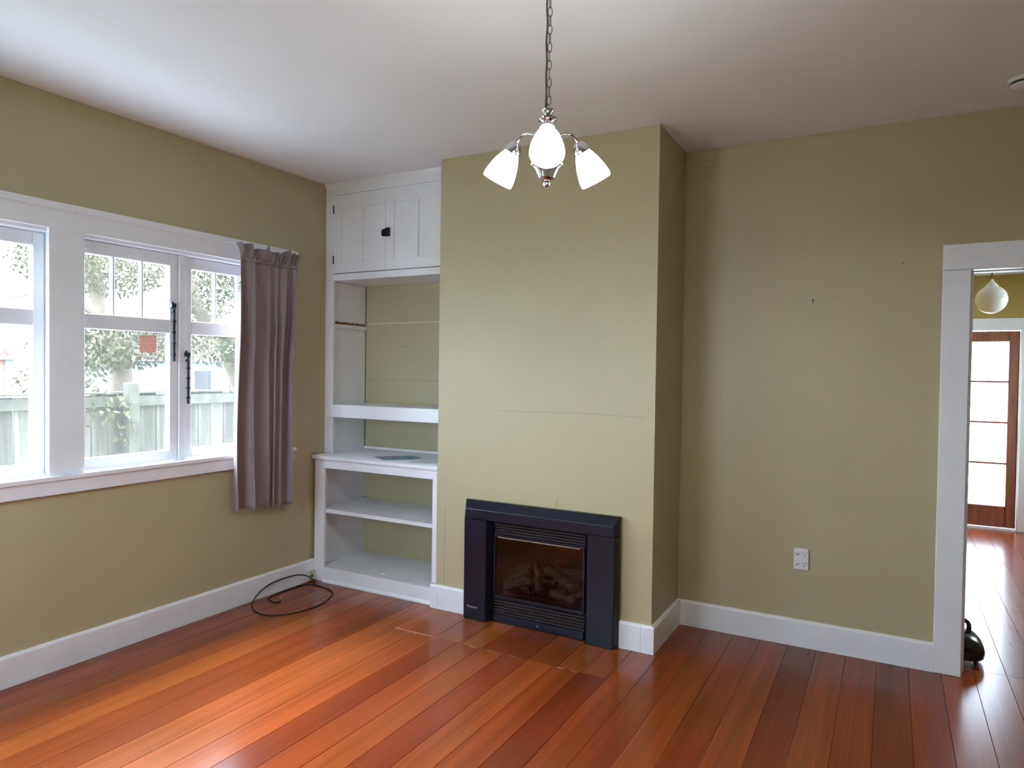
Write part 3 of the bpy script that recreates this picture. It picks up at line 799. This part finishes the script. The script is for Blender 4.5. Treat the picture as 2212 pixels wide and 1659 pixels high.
def base_cabinet():
    t = thing('base_cabinet', (.53, YL, 0), 'white open base cabinet with two shelves beside the fireplace', 'cabinet')
    MB().box(.021, .112, YL, YL+.02, .0, .8355).build('stile', 'cabinet_white', t, bevel=.002)
    MB().box(1.022, 1.058, YL-.018, YL+.02, .146, .8355).build('stile', 'cabinet_white', t, bevel=.002)
    MB().box(.1125, 1.0215, YL, YL+.02, .781, .8355).build('top_rail', 'cabinet_white', t, bevel=.0015)
    MB().box(.021, .047, YL+.02, -.001, .0, .8355).build('side_panel', 'inner_white', t)
    MB().box(CX0-.02, CX0-.001, YL+.02, -.001, .0, .8355).build('side_panel', 'inner_white', t)
    MB().box(.0475, CX0-.0205, YL+.018, -.001, .472, .498).build('shelf', 'inner_white', t, bevel=.002)
    MB().box(.0475, CX0-.0205, YL+.021, -.001, .082, .102).build('bottom_shelf', 'inner_white', t)
    MB().box(.1125, 1.0265, YL-.002, YL+.02, .0, .103).build('plinth', 'cabinet_white', t, bevel=.002)
    MB().prism([(YL-.0025, 0), (YL-.014, 0), (YL-.014, .008), (YL-.006, .022), (YL-.0025, .022)], .113, 1.026, 'x').build('toe_mould', 'cabinet_white', t)
    q = MB().lathe([(0, 0), (.016, 0), (.014, .006), (0, .007)], Matrix.Translation((.14, -.10, .4985)), 12); q.build('plug', 'plastic_white', t)
    q = MB().lathe([(0, 0), (.016, 0), (.013, .004), (0, .005)], Matrix.Translation((.56, -.40, .1025)), 12); q.build('plug', 'plastic_white', t)
base_cabinet()

def papers():
    o = MB().add([(.02, -.02, 0), (.17, -.11, 0), (.36, .09, 0), (.20, .17, 0), (.02, -.02, .004), (.17, -.11, .004), (.36, .09, .004), (.20, .17, .004)],
        [(3, 2, 1, 0), (4, 5, 6, 7), (0, 1, 5, 4), (1, 2, 6, 5), (2, 3, 7, 6), (3, 0, 4, 7)]).build('blue_folder', 'blue_sheet')
    o.location = (.44, -.36, .8687)
    tag(o, 'flat blue-grey folder lying on the alcove worktop', 'folder')
    def sheet(name, loc, rot, w, h, lab, curl=.0, mat='paper'):
        vs = []; fs = []; n = 10
        for i in range(n+1):
            for j in range(2):
                u = i/n
                vs.append((w*(u-.5), h*(j-.5), curl*(math.sin(u*5)*.5+.5)*(1 if j else .4)+.0006))
        for i in range(n): fs.append((2*i, 2*i+2, 2*i+3, 2*i+1))
        o = MB().add(vs, fs).build(name, mat)
        o.modifiers.new('solid', 'SOLIDIFY').thickness = .0005
        o.location = loc; o.rotation_euler = (0, 0, math.radians(rot))
        tag(o, lab, 'paper')
    sheet('paper_sheet', (.87, -.33, .869), 24, .23, .24, 'pale paper sheet on the worktop next to the blue folder', .004)
    sheet('paper_sheet', (.77, -.32, 1.2105), 3, .42, .13, 'thin white paper curling on the upper open shelf', .008)
    q = MB().tube([(.90, -.27, .8785), (.93, -.245, .8785), (.985, -.235, .8785)], .0042, 8).build('pen', 'stay_metal')
    tag(q, 'short dark pen lying at the back of the alcove worktop', 'pen')
papers()

# ------------------------------------------------------------------ gas fire
def fireplace():
    t = thing('gas_fireplace', (1.77, CY, 0), 'black gas log fire with louvres set into the chimney breast', 'fireplace')
    X0, X1 = 1.290, 2.250
    yb, ym, yf = CY-.001, CY-.028, CY-.066
    m = MB()   # hood with a sloping top
    B = [(X0, .594), (X1, .594), (X1, .697), (X0, .697)]
    Fq = [(X0+.014, .594), (X1-.014, .594), (X1-.022, .650), (X0+.022, .650)]
    vs = [(x, yb, z) for x, z in B]+[(x, ym, z) for x, z in B]+[(x, yf, z) for x, z in Fq]
    fs = [(0, 1, 2, 3), (8, 11, 10, 9)]
    for a in (0, 4):
        for i in range(4): fs.append((a+i, a+(i+1) % 4, a+4+(i+1) % 4, a+4+i))
    m.add(vs, fs).build('hood', 'black_metal', t, bevel=.002)
    def column(xo, xi):   # outer and inner x
        s = 1 if xi > xo else -1
        poly = [(xo, yb), (xo, ym), (xo+s*.014, yf), (xi-s*.028, yf), (xi, CY-.012), (xi, yb)]
        MB().prism(poly, .002, .5915, 'z').build('side_column', 'black_metal', t, bevel=.002)
    c0, c1 = 1.480, 2.055
    column(X0, c0); column(X1, c1)
    # louvres
    def slat(z, d=.022):
        MB().prism([(CY-.020, z), (CY-.020, z+.004), (CY+.004, z+.013), (CY+.004, z+.009)], c0+.003, c1-.003, 'x').build('louvre_slat', 'louvre', t)
    for i in range(4): slat(.518+i*.0165)
    for i in range(5): slat(.050+i*.0175)
    MB().box(c0+.001, c1-.001, CY-.024, CY-.002, .582, .5925).build('lintel', 'black_metal', t)
    MB().box(c0+.001, c1-.001, CY-.030, CY-.002, .002, .046).build('bottom_lip', 'black_metal', t, bevel=.003)
    q = MB().lathe([(0, 0), (.006, 0), (.005, .004), (0, .005)], Matrix.Translation((1.775, CY-.030, .026)) @ Matrix.Rotation(math.radians(90), 4, 'X'), 10)
    q.build('screw', 'chain_metal', t)
    # glazed front
    g = MB()
    g.box(c0+.002, c1-.002, CY-.026, CY-.012, .496, .515); g.box(c0+.002, c1-.002, CY-.026, CY-.012, .140, .156)
    g.box(c0+.002, c0+.014, CY-.026, CY-.012, .156, .496); g.box(c1-.014, c1-.002, CY-.026, CY-.012, .156, .496)
    gf = g.build('glass_frame', 'black_metal', t, bevel=.002)
    MB().box(c0+.03, c1-.03, CY-.0275, CY-.0262, .4955, .4985).build('trim_strip', 'logo_metal', gf)
    MB().box(c0+.014, c1-.014, CY-.021, CY-.017, .156, .496).build('pane', 'fire_glass', gf)
    # firebox liner
    b = MB()
    x0, x1, z0, z1, yk = c0+.004, c1-.004, .146, .514, CY+.255
    b.add([(x0, CY-.010, z0), (x1, CY-.010, z0), (x1, CY-.010, z1), (x0, CY-.010, z1), (x0+.05, yk, z0), (x1-.05, yk, z0), (x1-.05, yk, z1-.04), (x0+.05, yk, z1-.04)],
          [(0, 1, 5, 4), (1, 2, 6, 5), (2, 3, 7, 6), (3, 0, 4, 7), (4, 5, 6, 7)])
    b.build('firebox', 'soot', t)
    # ember tray
    MB().prism([(1.515, CY+.02), (2.02, CY+.02), (1.99, CY+.20), (1.545, CY+.20)], .147, .170, 'z').build('ember_tray', 'soot', t, bevel=.006)
    def log(a, bb, ra, rb, knobs=()):
        a, bb = Vector(a), Vector(bb); n = 9; pts = []; rs = []
        for i in range(n):
            k = i/(n-1); p = a.lerp(bb, k)
            p += Vector((random.uniform(-1, 1), random.uniform(-1, 1), random.uniform(-1, 1)))*.003
            pts.append(p); rs.append((ra+(rb-ra)*k)*random.uniform(.9, 1.1))
        m = MB().tube(pts, rs, 12)
        m.mi[-1] = 1; m.mi[-2] = 1
        m.build('log', ['log_ceramic', 'log_end'], t, smooth=True)
    log((1.525, CY+.045, .195), (1.66, CY+.085, .235), .028, .022)
    log((1.752, CY+.030, .208), (1.672, CY+.150, .318), .027, .021)
    log((1.525, CY+.130, .245), (1.66, CY+.155, .318), .026, .022)
    log((1.752, CY+.130, .308), (1.952, CY+.062, .246), .024, .029)
    log((1.818, CY+.045, .196), (1.955, CY+.055, .186), .030, .033)
    log((1.78, CY+.175, .292), (2.0, CY+.180, .296), .026, .028)
    log((1.768, CY+.040, .262), (1.83, CY+.080, .255), .010, .014)
    log((1.530, CY+.100, .205), (1.625, CY+.140, .275), .024, .02)
    log((1.93, CY+.10, .19), (2.01, CY+.11, .225), .026, .024)
    log((1.61, CY+.11, .19), (1.72, CY+.12, .255), .024, .02)
    e = MB()
    for i in range(46):
        if i < 28: c = Vector((random.uniform(1.60, 1.72), CY+random.uniform(.022, .06), random.uniform(.172, .215)))
        else: c = Vector((random.uniform(1.86, 1.93), CY+random.uniform(.03, .06), random.uniform(.225, .262)))
        r = random.uniform(.004, .008)
        e.lathe(sphere_prof(r, 0, 4), Matrix.Translation(c) @ Matrix.Diagonal((1.3, 1, .8, 1)), 6)
    eo = e.build('ember_chips', 'ember', t); eo['kind'] = 'stuff'
    # maker's name
    cu = bpy.data.curves.new('lettering', 'FONT'); cu.body = 'Masport'; cu.size = .0215; cu.extrude = .0006; cu.align_x = 'LEFT'
    to = bpy.data.objects.new('lettering_source', cu); COL.objects.link(to)
    bpy.context.view_layer.update()
    me = bpy.data.meshes.new_from_object(to.evaluated_get(bpy.context.evaluated_depsgraph_get()))
    bpy.data.objects.remove(to); bpy.data.curves.remove(cu)
    me.materials.clear(); me.materials.append(MATS['logo_metal'])
    lo = bpy.data.objects.new('lettering', me); COL.objects.link(lo)
    attach(lo, t); lo.location = (1.327, yf-.0008, .070); lo.rotation_euler = (math.radians(90), 0, 0)
    lo['label'] = 'small pale maker name lettering'
    for z in (.28, .36, .42):
        MB().lathe(sphere_prof(.005, 0, 4), Matrix.Translation((X0-.001, CY-.018, z)), 8).build('side_screw', 'black_metal', t)
fireplace()

# ------------------------------------------------------------------ outlet, detector, cable
def outlet():
    t = thing('power_outlet', (3.086, 0, .473), 'white vertical double power point on the khaki wall', 'power outlet')
    MB().box(3.049, 3.123, -.011, -.0005, .416, .529).build('plate', 'plastic_white', t, bevel=.003, bseg=2)
    RX90 = Matrix.Rotation(math.radians(90), 4, 'X')
    for z in (.501, .446):
        q = MB().lathe([(.0105, 0), (.0105, .002), (.009, .0025)], Matrix.Translation((3.067, -.011, z)) @ RX90, 16); q.build('switch_ring', 'plastic_beige', t)
        q = MB().lathe([(0, .0055), (.006, .005), (.008, .0035), (.009, 0)], Matrix.Translation((3.067, -.0108, z+.0015)) @ RX90, 16); q.build('rocker', 'plastic_white', t, smooth=True)
        for dx, dz, a in ((-.0085, .007, 30), (.0085, .007, -30), (0, -.006, 0)):
            q = MB().box(-.0014, .0014, -.0006, .0006, -.0042, .0042)
            o = q.build('pin_slot', 'slot_dark', t)
            o.location = (3.103+dx, -.0113, z+dz-.002); o.rotation_euler = (0, math.radians(-a), 0)
    q = MB().lathe([(.009, 0), (.0085, .0012), (.006, .0012), (.005, .0003), (0, .0003)], Matrix.Translation((3.071, -.011, .4735)) @ RX90, 16); q.build('indicator', 'plastic_white', t)
outlet()

def detector():
    t = thing('smoke_alarm', (3.957, -.36, H), 'round white smoke alarm on the ceiling at the right edge', 'smoke alarm')
    T = Matrix.Translation((3.957, -.36, H)) @ Matrix.Rotation(math.pi, 4, 'X')
    MB().lathe([(0, .001), (.056, .001), (.058, .012), (.055, .018), (.035, .018)], T, 36).build('base', 'plastic_white', t, smooth=True)
    MB().lathe([(.044, .018), (.043, .026), (.03, .026)], T, 36).build('vent_slot', 'slot_dark', t)
    MB().lathe([(.030, .025), (.046, .026), (.046, .031), (.040, .037), (.020, .040), (0, .041)], T, 36).build('cover', 'plastic_white', t, smooth=True)
detector()

def cable():
    t = thing('coaxial_cable', (.2, -.85, 0), 'thin black cable lying in a loose loop on the floor', 'cable')
    r = .0042
    pts = [(.155, -.905, r), (.172, -.935, r), (.150, -.955, r), (.095, -.945, r), (.062, -.915, r), (.055, -.87, r), (.045, -.78, r), (.05, -.66, r), (.085, -.585, r),
           (.16, -.58, r), (.27, -.602, r), (.345, -.645, r), (.395, -.73, r), (.43, -.84, r), (.425, -.97, r), (.38, -1.075, r), (.29, -1.145, r), (.18, -1.13, r), (.09, -1.075, .006),
           (.045, -1.02, .018), (.034, -.95, .055), (.036, -.86, .080), (.040, -.74, .085), (.045, -.65, .078), (.060, -.58, .052), (.085, -.553, .022), (.095, -.548, r)]
    MB().tube(smooth_path(pts, 6), r, 8).build('cord', 'black_rubber', t, smooth=True)
    MB().tube([(.155, -.905, r), (.125, -.885, r+.002)], .0055, 8).build('plug', 'brass_plug', t, label='bare metal plug end')
    b = thing('junction_box', (.035, -.52, 0), 'small beige junction box on the skirting next to the base cabinet', 'junction box')
    MB().box(.0205, .042, -.560, -.492, .012, .072).build('case', 'plastic_beige', b, bevel=.004, bseg=2)
    MB().box(.042, .044, -.535, -.517, .03, .048).build('socket', 'slot_dark', b)
cable()

# ------------------------------------------------------------------ pendant chandelier
def chandelier():
    cx, cy = 2.534, -2.055
    t = thing('pendant_light', (cx, cy, H), 'lit three-arm chrome pendant with white glass shades hanging on a chain', 'pendant light')
    T = Matrix.Translation((cx, cy, 0))
    MB().lathe([(0, H-.001), (.055, H-.001), (.055, H-.008), (.045, H-.020), (.02, H-.032), (.008, H-.036), (0, H-.036)], T, 28).build('ceiling_rose', 'chrome', t, smooth=True)
    body = [(0, 2.046), (.006, 2.047), (.010, 2.052), (.011, 2.058), (.008, 2.064), (.005, 2.067), (.016, 2.068), (.023, 2.073), (.025, 2.078),
            (.031, 2.092), (.037, 2.105), (.049, 2.114), (.050, 2.119), (.040, 2.123), (.022, 2.130), (.014, 2.150), (.012, 2.170), (.020, 2.180), (.024, 2.190), (.020, 2.200),
            (.011, 2.210), (.010, 2.232), (.022, 2.238), (.029, 2.244), (.030, 2.250), (.024, 2.255), (.010, 2.258), (.012, 2.264), (.020, 2.272), (.021, 2.276), (.012, 2.276), (.006, 2.270), (0, 2.270)]
    body = [(r, z-.010 if z < 2.135 else z) for r, z in body]
    MB().lathe(body, T, 32).build('body', 'chrome', t, smooth=True)
    MB().tube([(cx+.008*math.cos(a), cy, 2.282+.009*math.sin(a)) for a in [2*math.pi*i/14 for i in range(14)]], .0018, 6, closed=True).build('loop', 'chrome', t, smooth=True)
    # chain links, alternately turned, plus the flex beside them
    z = 2.290; k = 0
    lm = MB().tube([(.0062*math.cos(a), 0, .0155*math.sin(a)+(.0155)) for a in [2*math.pi*i/16 for i in range(16)]], .0015, 6, closed=True).mesh('chain_link', 'chain_metal', True)
    while z < H-.045:
        o = bpy.data.objects.new('chain_link', lm); COL.objects.link(o); attach(o, t)
        o.location = (cx+.004, cy, z); o.rotation_euler = (0, 0, math.radians(25 + (78 if k % 2 else 0) + random.uniform(-14, 14)))
        z += .0272; k += 1
    w = []
    z = 2.262
    while z < H-.01:
        w.append((cx-.0045+.0012*math.sin(z*60), cy-.003+.0012*math.cos(z*47), z)); z += .02
    MB().tube(w, .0033, 8).build('flex', 'bronze_cord', t, smooth=True)
    a0 = math.atan2(-4.00142-cy, 3.48689-cx)
    for i in range(3):
        a = a0 + i*2*math.pi/3
        rd = Vector((math.cos(a), math.sin(a), 0)); C0 = Vector((cx, cy, 0))
        def P(r, z): return C0 + rd*r + Vector((0, 0, z))
        MB().tube(smooth_path([P(.015, 2.190), P(.040, 2.206), P(.070, 2.217), P(.093, 2.214), P(.109, 2.198), P(.114, 2.188)], 5), .0042, 10).build('arm', 'chrome', t, smooth=True)
        th = math.radians(33.5)
        axis = rd*math.sin(th) + Vector((0, 0, -math.cos(th)))
        q = Vector((0, 0, 1)).rotation_difference(axis).to_matrix().to_4x4()
        M = Matrix.Translation(P(.111, 2.195)) @ q
        MB().lathe([(0, 0), (.010, .0005), (.016, .004), (.0215, .012), (.0245, .022), (.0275, .028), (.0275, .035), (.022, .037), (.014, .034), (0, .034)], M, 24).build('socket_cup', 'chrome', t, smooth=True)
        sh = [(.0205, .032), (.024, .036), (.031, .050), (.039, .070), (.0455, .092), (.0500, .114), (.0512, .126), (.0505, .134), (.0485, .137),
              (.0470, .134), (.0475, .124), (.0465, .112), (.042, .090), (.0355, .069), (.0275, .049), (.019, .036)]
        MB().lathe(sh, M, 32, closed=True).build('glass_shade', 'lamp_glass', t, smooth=True, label='glowing white glass shade')
        MB().lathe([(0, .040), (.010, .040), (.011, .055), (.016, .066), (.022, .080), (.0225, .090), (.018, .102), (.009, .109), (0, .110)], M, 16).build('bulb', 'lamp_bulb', t, smooth=True)
chandelier()

# ------------------------------------------------------------------ hall things
def hall_globe():
    c = Vector((4.108, 2.0, 2.018)); r = .1
    t = thing('globe_light', (c.x, c.y, HH), 'unlit round opal globe light hanging in the hall beyond the doorway', 'pendant light')
    MB().lathe(sphere_prof(r, 0, 18, -90, 66)+[(.034, .0975), (.034, .100)], Matrix.Translation(c), 32).build('globe', 'shade_white', t, smooth=True)
    MB().lathe([(.040, .090), (.041, .098), (.038, .103), (.029, .105), (.030, .113), (.023, .119), (.013, .123), (.014, .130), (.009, .140), (.005, .144), (0, .144)], Matrix.Translation(c), 24).build('gallery', 'shade_white', t, smooth=True)
    MB().tube([(c.x, c.y, c.z+.15), (c.x, c.y, HH-.02)], .0035, 8).build('cord', 'bronze_cord', t)
    MB().lathe([(0, 0), (.04, 0), (.038, -.014), (.012, -.026), (0, -.026)], Matrix.Translation((c.x, c.y, HH)), 20).build('ceiling_rose', 'shade_white', t, smooth=True)
hall_globe()

def vacuum():
    t = thing('vacuum_cleaner', (3.80, .275, 0), 'black rounded vacuum cleaner on the hall floor half hidden by the doorframe', 'vacuum cleaner')
    # body lofted from rounded sections along x
    secs = [(3.60, .055, .030, .085), (3.62, .09, .022, .115), (3.68, .115, .020, .140), (3.78, .12, .020, .150), (3.86, .115, .020, .148), (3.90, .10, .022, .130), (3.928, .085, .026, .098), (3.938, .06, .034, .075)]
    n = 20; vs = []; fs = []
    for x, hw, z0, z1 in secs:
        for i in range(n):
            a = 2*math.pi*i/n; c, s = math.cos(a), math.sin(a)
            c = math.copysign(abs(c)**.7, c); s = math.copysign(abs(s)**.75, s)
            vs.append((x, .275+hw*c, (z0+z1)/2+(z1-z0)/2*s))
    for k in range(len(secs)-1):
        for i in range(n): fs.append((k*n+i, k*n+(i+1) % n, (k+1)*n+(i+1) % n, (k+1)*n+i))
    fs.append(tuple(range(n))[::-1]); fs.append(tuple((len(secs)-1)*n+i for i in range(n)))
    MB().add(vs, fs).build('body', 'black_gloss', t, smooth=True)
    MB().prism([(3.59+.02*abs(math.cos(math.radians(a))) if False else 3.77+.168*math.copysign(abs(math.cos(math.radians(a)))**.6, math.cos(math.radians(a))), .275+.124*math.copysign(abs(math.sin(math.radians(a)))**.6, math.sin(math.radians(a)))) for a in range(0, 360, 15)], .024, .062, 'z').build('bumper', 'black_rubber', t, bevel=.006)
    MB().tube(smooth_path([(3.70, .275, .145), (3.715, .275, .18), (3.75, .275, .198), (3.83, .275, .200), (3.868, .275, .185), (3.872, .275, .140)], 5), .011, 10).build('handle', 'black_rubber', t, smooth=True)
    for s in (-1, 1):
        MB().lathe([(0, -.012), (.03, -.012), (.036, -.008), (.036, .008), (.03, .012), (0, .012)], Matrix.Translation((3.66, .275+s*.125, .036)) @ Matrix.Rotation(math.radians(90), 4, 'X'), 20).build('wheel', 'black_rubber', t, smooth=True)
    MB().lathe([(0, -.008), (.012, -.008), (.013, 0), (.012, .008), (0, .008)], Matrix.Translation((3.905, .275, .0135)) @ Matrix.Rotation(math.radians(90), 4, 'X'), 14).build('castor', 'black_rubber', t, smooth=True)
vacuum()

# ------------------------------------------------------------------ outdoors
def outdoors():
    GZ = -.55
    struct(box('ground', 'grass', None, -32, 14, -18, 26, GZ-.1, GZ), 'rough grass outside the house')
    struct(box('roof_eave', 'soffit', None, -.42, -.15, RY-.5, .6, 2.62, 2.7))
    struct(box('bounce_path', 'concrete', None, -2.3, -.15, -12, 8, GZ, GZ+.03), 'pale concrete strip added along the house to bounce light indoors')  # added unseen slab, pale so daylight bounces up to the ceiling
    struct(box('bounce_driveway', 'concrete', None, -2, 12, HY+1.6, 18, GZ, GZ+.03), 'pale concrete added in front of the house to brighten the door panes')  # added pale ground so the door glass and its floor reflection go white
    struct(box('porch', 'house_white', None, 2.8, 5.6, HY+.12, HY+1.6, GZ, -.03))
    f = thing('paling_fence', (-2.6, .4, GZ), 'weathered grey paling fence outside the windows', 'fence')
    meshes = []
    for k in range(4):
        h = 1.205+random.uniform(-.012, .012)
        meshes.append(MB().box(-.011, .011, -.0735, .0735, GZ+.03, h).mesh('paling', 'fence_wood', bevel=.003))
    y = -4.2; i = 0
    while y < 6.0:
        o = bpy.data.objects.new('paling', random.choice(meshes)); COL.objects.link(o); attach(o, f)
        o.location = (-2.6+random.uniform(-.005, .005), y, random.uniform(-.01, .006)); o.rotation_euler = (random.uniform(-.008, .008), 0, random.uniform(-.03, .03))
        y += .151
    for z0, z1 in ((1.09, 1.185), (.05, .15)):
        MB().box(-2.588, -2.540, -4.3, 6.1, z0, z1).build('rail', 'fence_dark', f, bevel=.004)
    MB().box(-2.66, -2.53, -4.3, 6.1, 1.207, 1.222).build('capping', 'fence_dark', f, bevel=.003)
    for y in (-2.61, -.205, 2.2, 4.6):
        MB().box(-2.538, -2.44, y-.05, y+.05, GZ, 1.305).build('post', 'fence_dark', f, bevel=.006)
    def foliage(par, name, blobs, n, size, mat, seed, droop=0.0):
        rnd = random.Random(seed); m = MB(); vs, fs = m.v, m.f
        tot = sum(b[3]*b[4]*b[5] for b in blobs)
        for (bx, by, bz, rx, ry, rz) in blobs:
            cnt = int(n*rx*ry*rz/tot)
            for _ in range(cnt):
                while True:
                    u = Vector((rnd.uniform(-1, 1), rnd.uniform(-1, 1), rnd.uniform(-1, 1)))
                    if u.length <= 1: break
                p = Vector((bx+u.x*rx, by+u.y*ry, bz+u.z*rz))
                d = Vector((rnd.uniform(-1, 1), rnd.uniform(-1, 1), rnd.uniform(-1, .6)-droop)).normalized()
                w = d.orthogonal().normalized(); w = (w*math.cos(rnd.random()*6.28)+d.cross(w)*math.sin(rnd.random()*6.28))
                s = size*rnd.uniform(.6, 1.4)
                o = len(vs)
                vs += [tuple(p), tuple(p+d*s*.5+w*s*.22), tuple(p+d*s), tuple(p+d*s*.5-w*s*.22)]
                fs.append((o, o+1, o+2, o+3)); m.mi.append(0)
        o = m.build(name, mat, par); o['kind'] = 'stuff'
    def tree(name, loc, lab, trunk, limbs, blobs, n, size, mat, seed, droop=0.3):
        t = thing(name, loc, lab, 'tree')
        MB().tube(smooth_path(trunk, 6), [.16-.09*i/(6*(len(trunk)-1)) for i in range(6*(len(trunk)-1)+1)], 10).build('trunk', 'bark', t, smooth=True)
        for l in limbs:
            k = 5*(len(l)-1)+1
            MB().tube(smooth_path(l, 5), [.055-.04*i/k for i in range(k)], 8).build('branch', 'bark', t, smooth=True)
        foliage(t, 'foliage', blobs, n, size, mat, seed, droop)
    # bushy olive tree seen through the first light, hanging over the fence
    tree('olive_tree', (-4.3, .6, GZ), 'drooping olive green tree just behind the paling fence',
         [(-4.3, .6, GZ), (-4.25, .7, .6), (-4.35, .85, 1.5), (-4.5, .7, 2.2), (-4.5, .5, 3.0)],
         [[(-4.3, .8, 1.4), (-3.9, .3, 1.75), (-3.5, -.3, 1.75), (-3.2, -.8, 1.5)], [(-4.35, .8, 1.6), (-4.0, 1.15, 1.9), (-3.6, 1.45, 1.7)], [(-4.4, .8, 1.9), (-4.2, .1, 2.2), (-4.0, -.5, 2.1)]],
         [(-4.2, .70, 1.72, .7, .75, .30), (-3.9, .2, 1.62, .5, .55, .26), (-3.6, 1.08, 1.72, .45, .42, .22), (-3.0, -.55, 1.34, .30, .36, .16), (-2.44, -.47, 1.10, .10, .30, .17), (-2.44, -.30, .98, .06, .12, .24), (-4.4, .6, 2.6, .7, .85, .35)],
         11000, .055, 'leaf_olive', 3, .5)
    tree('broadleaf_tree', (-5.2, 3.4, GZ), 'green broadleaf tree with a leaning trunk seen beside the curtain',
         [(-5.2, 3.6, GZ), (-5.0, 3.2, .8), (-4.8, 2.65, 1.7), (-4.65, 2.1, 2.2), (-4.6, 1.95, 2.6)],
         [[(-4.8, 2.6, 1.75), (-4.6, 3.0, 2.1), (-4.4, 3.3, 2.6)], [(-4.75, 2.4, 2.0), (-4.3, 2.2, 1.9), (-4.0, 2.5, 1.7)]],
         [(-4.6, 2.5, 2.75, .6, .75, .4), (-4.3, 3.0, 2.2, .5, .5, .4), (-4.2, 2.3, 1.72, .6, .55, .26), (-4.6, 2.1, 2.3, .4, .4, .25), (-4.4, 3.3, 1.75, .5, .6, .25)],
         8500, .065, 'leaf_green', 5, .2)
    tree('blossom_tree', (-12.2, 1.6, GZ), 'pale pink blossom tree behind the red outbuilding',
         [(-12.2, 1.6, GZ), (-12.2, 1.6, .8), (-12.2, 1.5, 1.7)], [],
         [(-12.2, 2.2, 1.95, .9, 1.3, .6)], 1600, .14, 'blossom', 9)
    s = thing('red_outbuilding', (-9.6, .9, GZ), 'small red-brown outbuilding beyond the fence at far left', 'building')
    MB().box(-10.2, -9.0, -.4, 1.90, GZ, 1.52).build('wall', 'house_red', s)
    MB().box(-9.0, -8.97, 1.82, 1.94, GZ, 1.52).build('corner_board', 'house_blue', s)
    MB().prism([(-.5, 1.52), (2.0, 1.52), (2.0, 1.56), (-.5, 1.56)], -10.3, -8.9, 'x').build('roof', 'roof_red', s)
    h = thing('blue_house', (-11, 7, GZ), 'low blue-grey house beyond the fence behind the trees', 'building')
    MB().box(-13, -9.2, 4.9, 10.0, GZ, 1.55).build('wall', 'house_blue', h)
    MB().prism([(-13.2, 1.55), (-9.0, 1.55), (-11.1, 2.1)], 4.7, 10.2, 'y').build('roof', 'house_white', h)
    for y in (5.35, 6.2, 7.4):
        w = MB().box(-9.2, -9.17, y, y+.5, .5, 1.42).build('window', 'house_white', h)
        MB().box(-9.17, -9.165, y+.05, y+.45, .55, 1.36).build('pane', 'slot_dark', w)
outdoors()
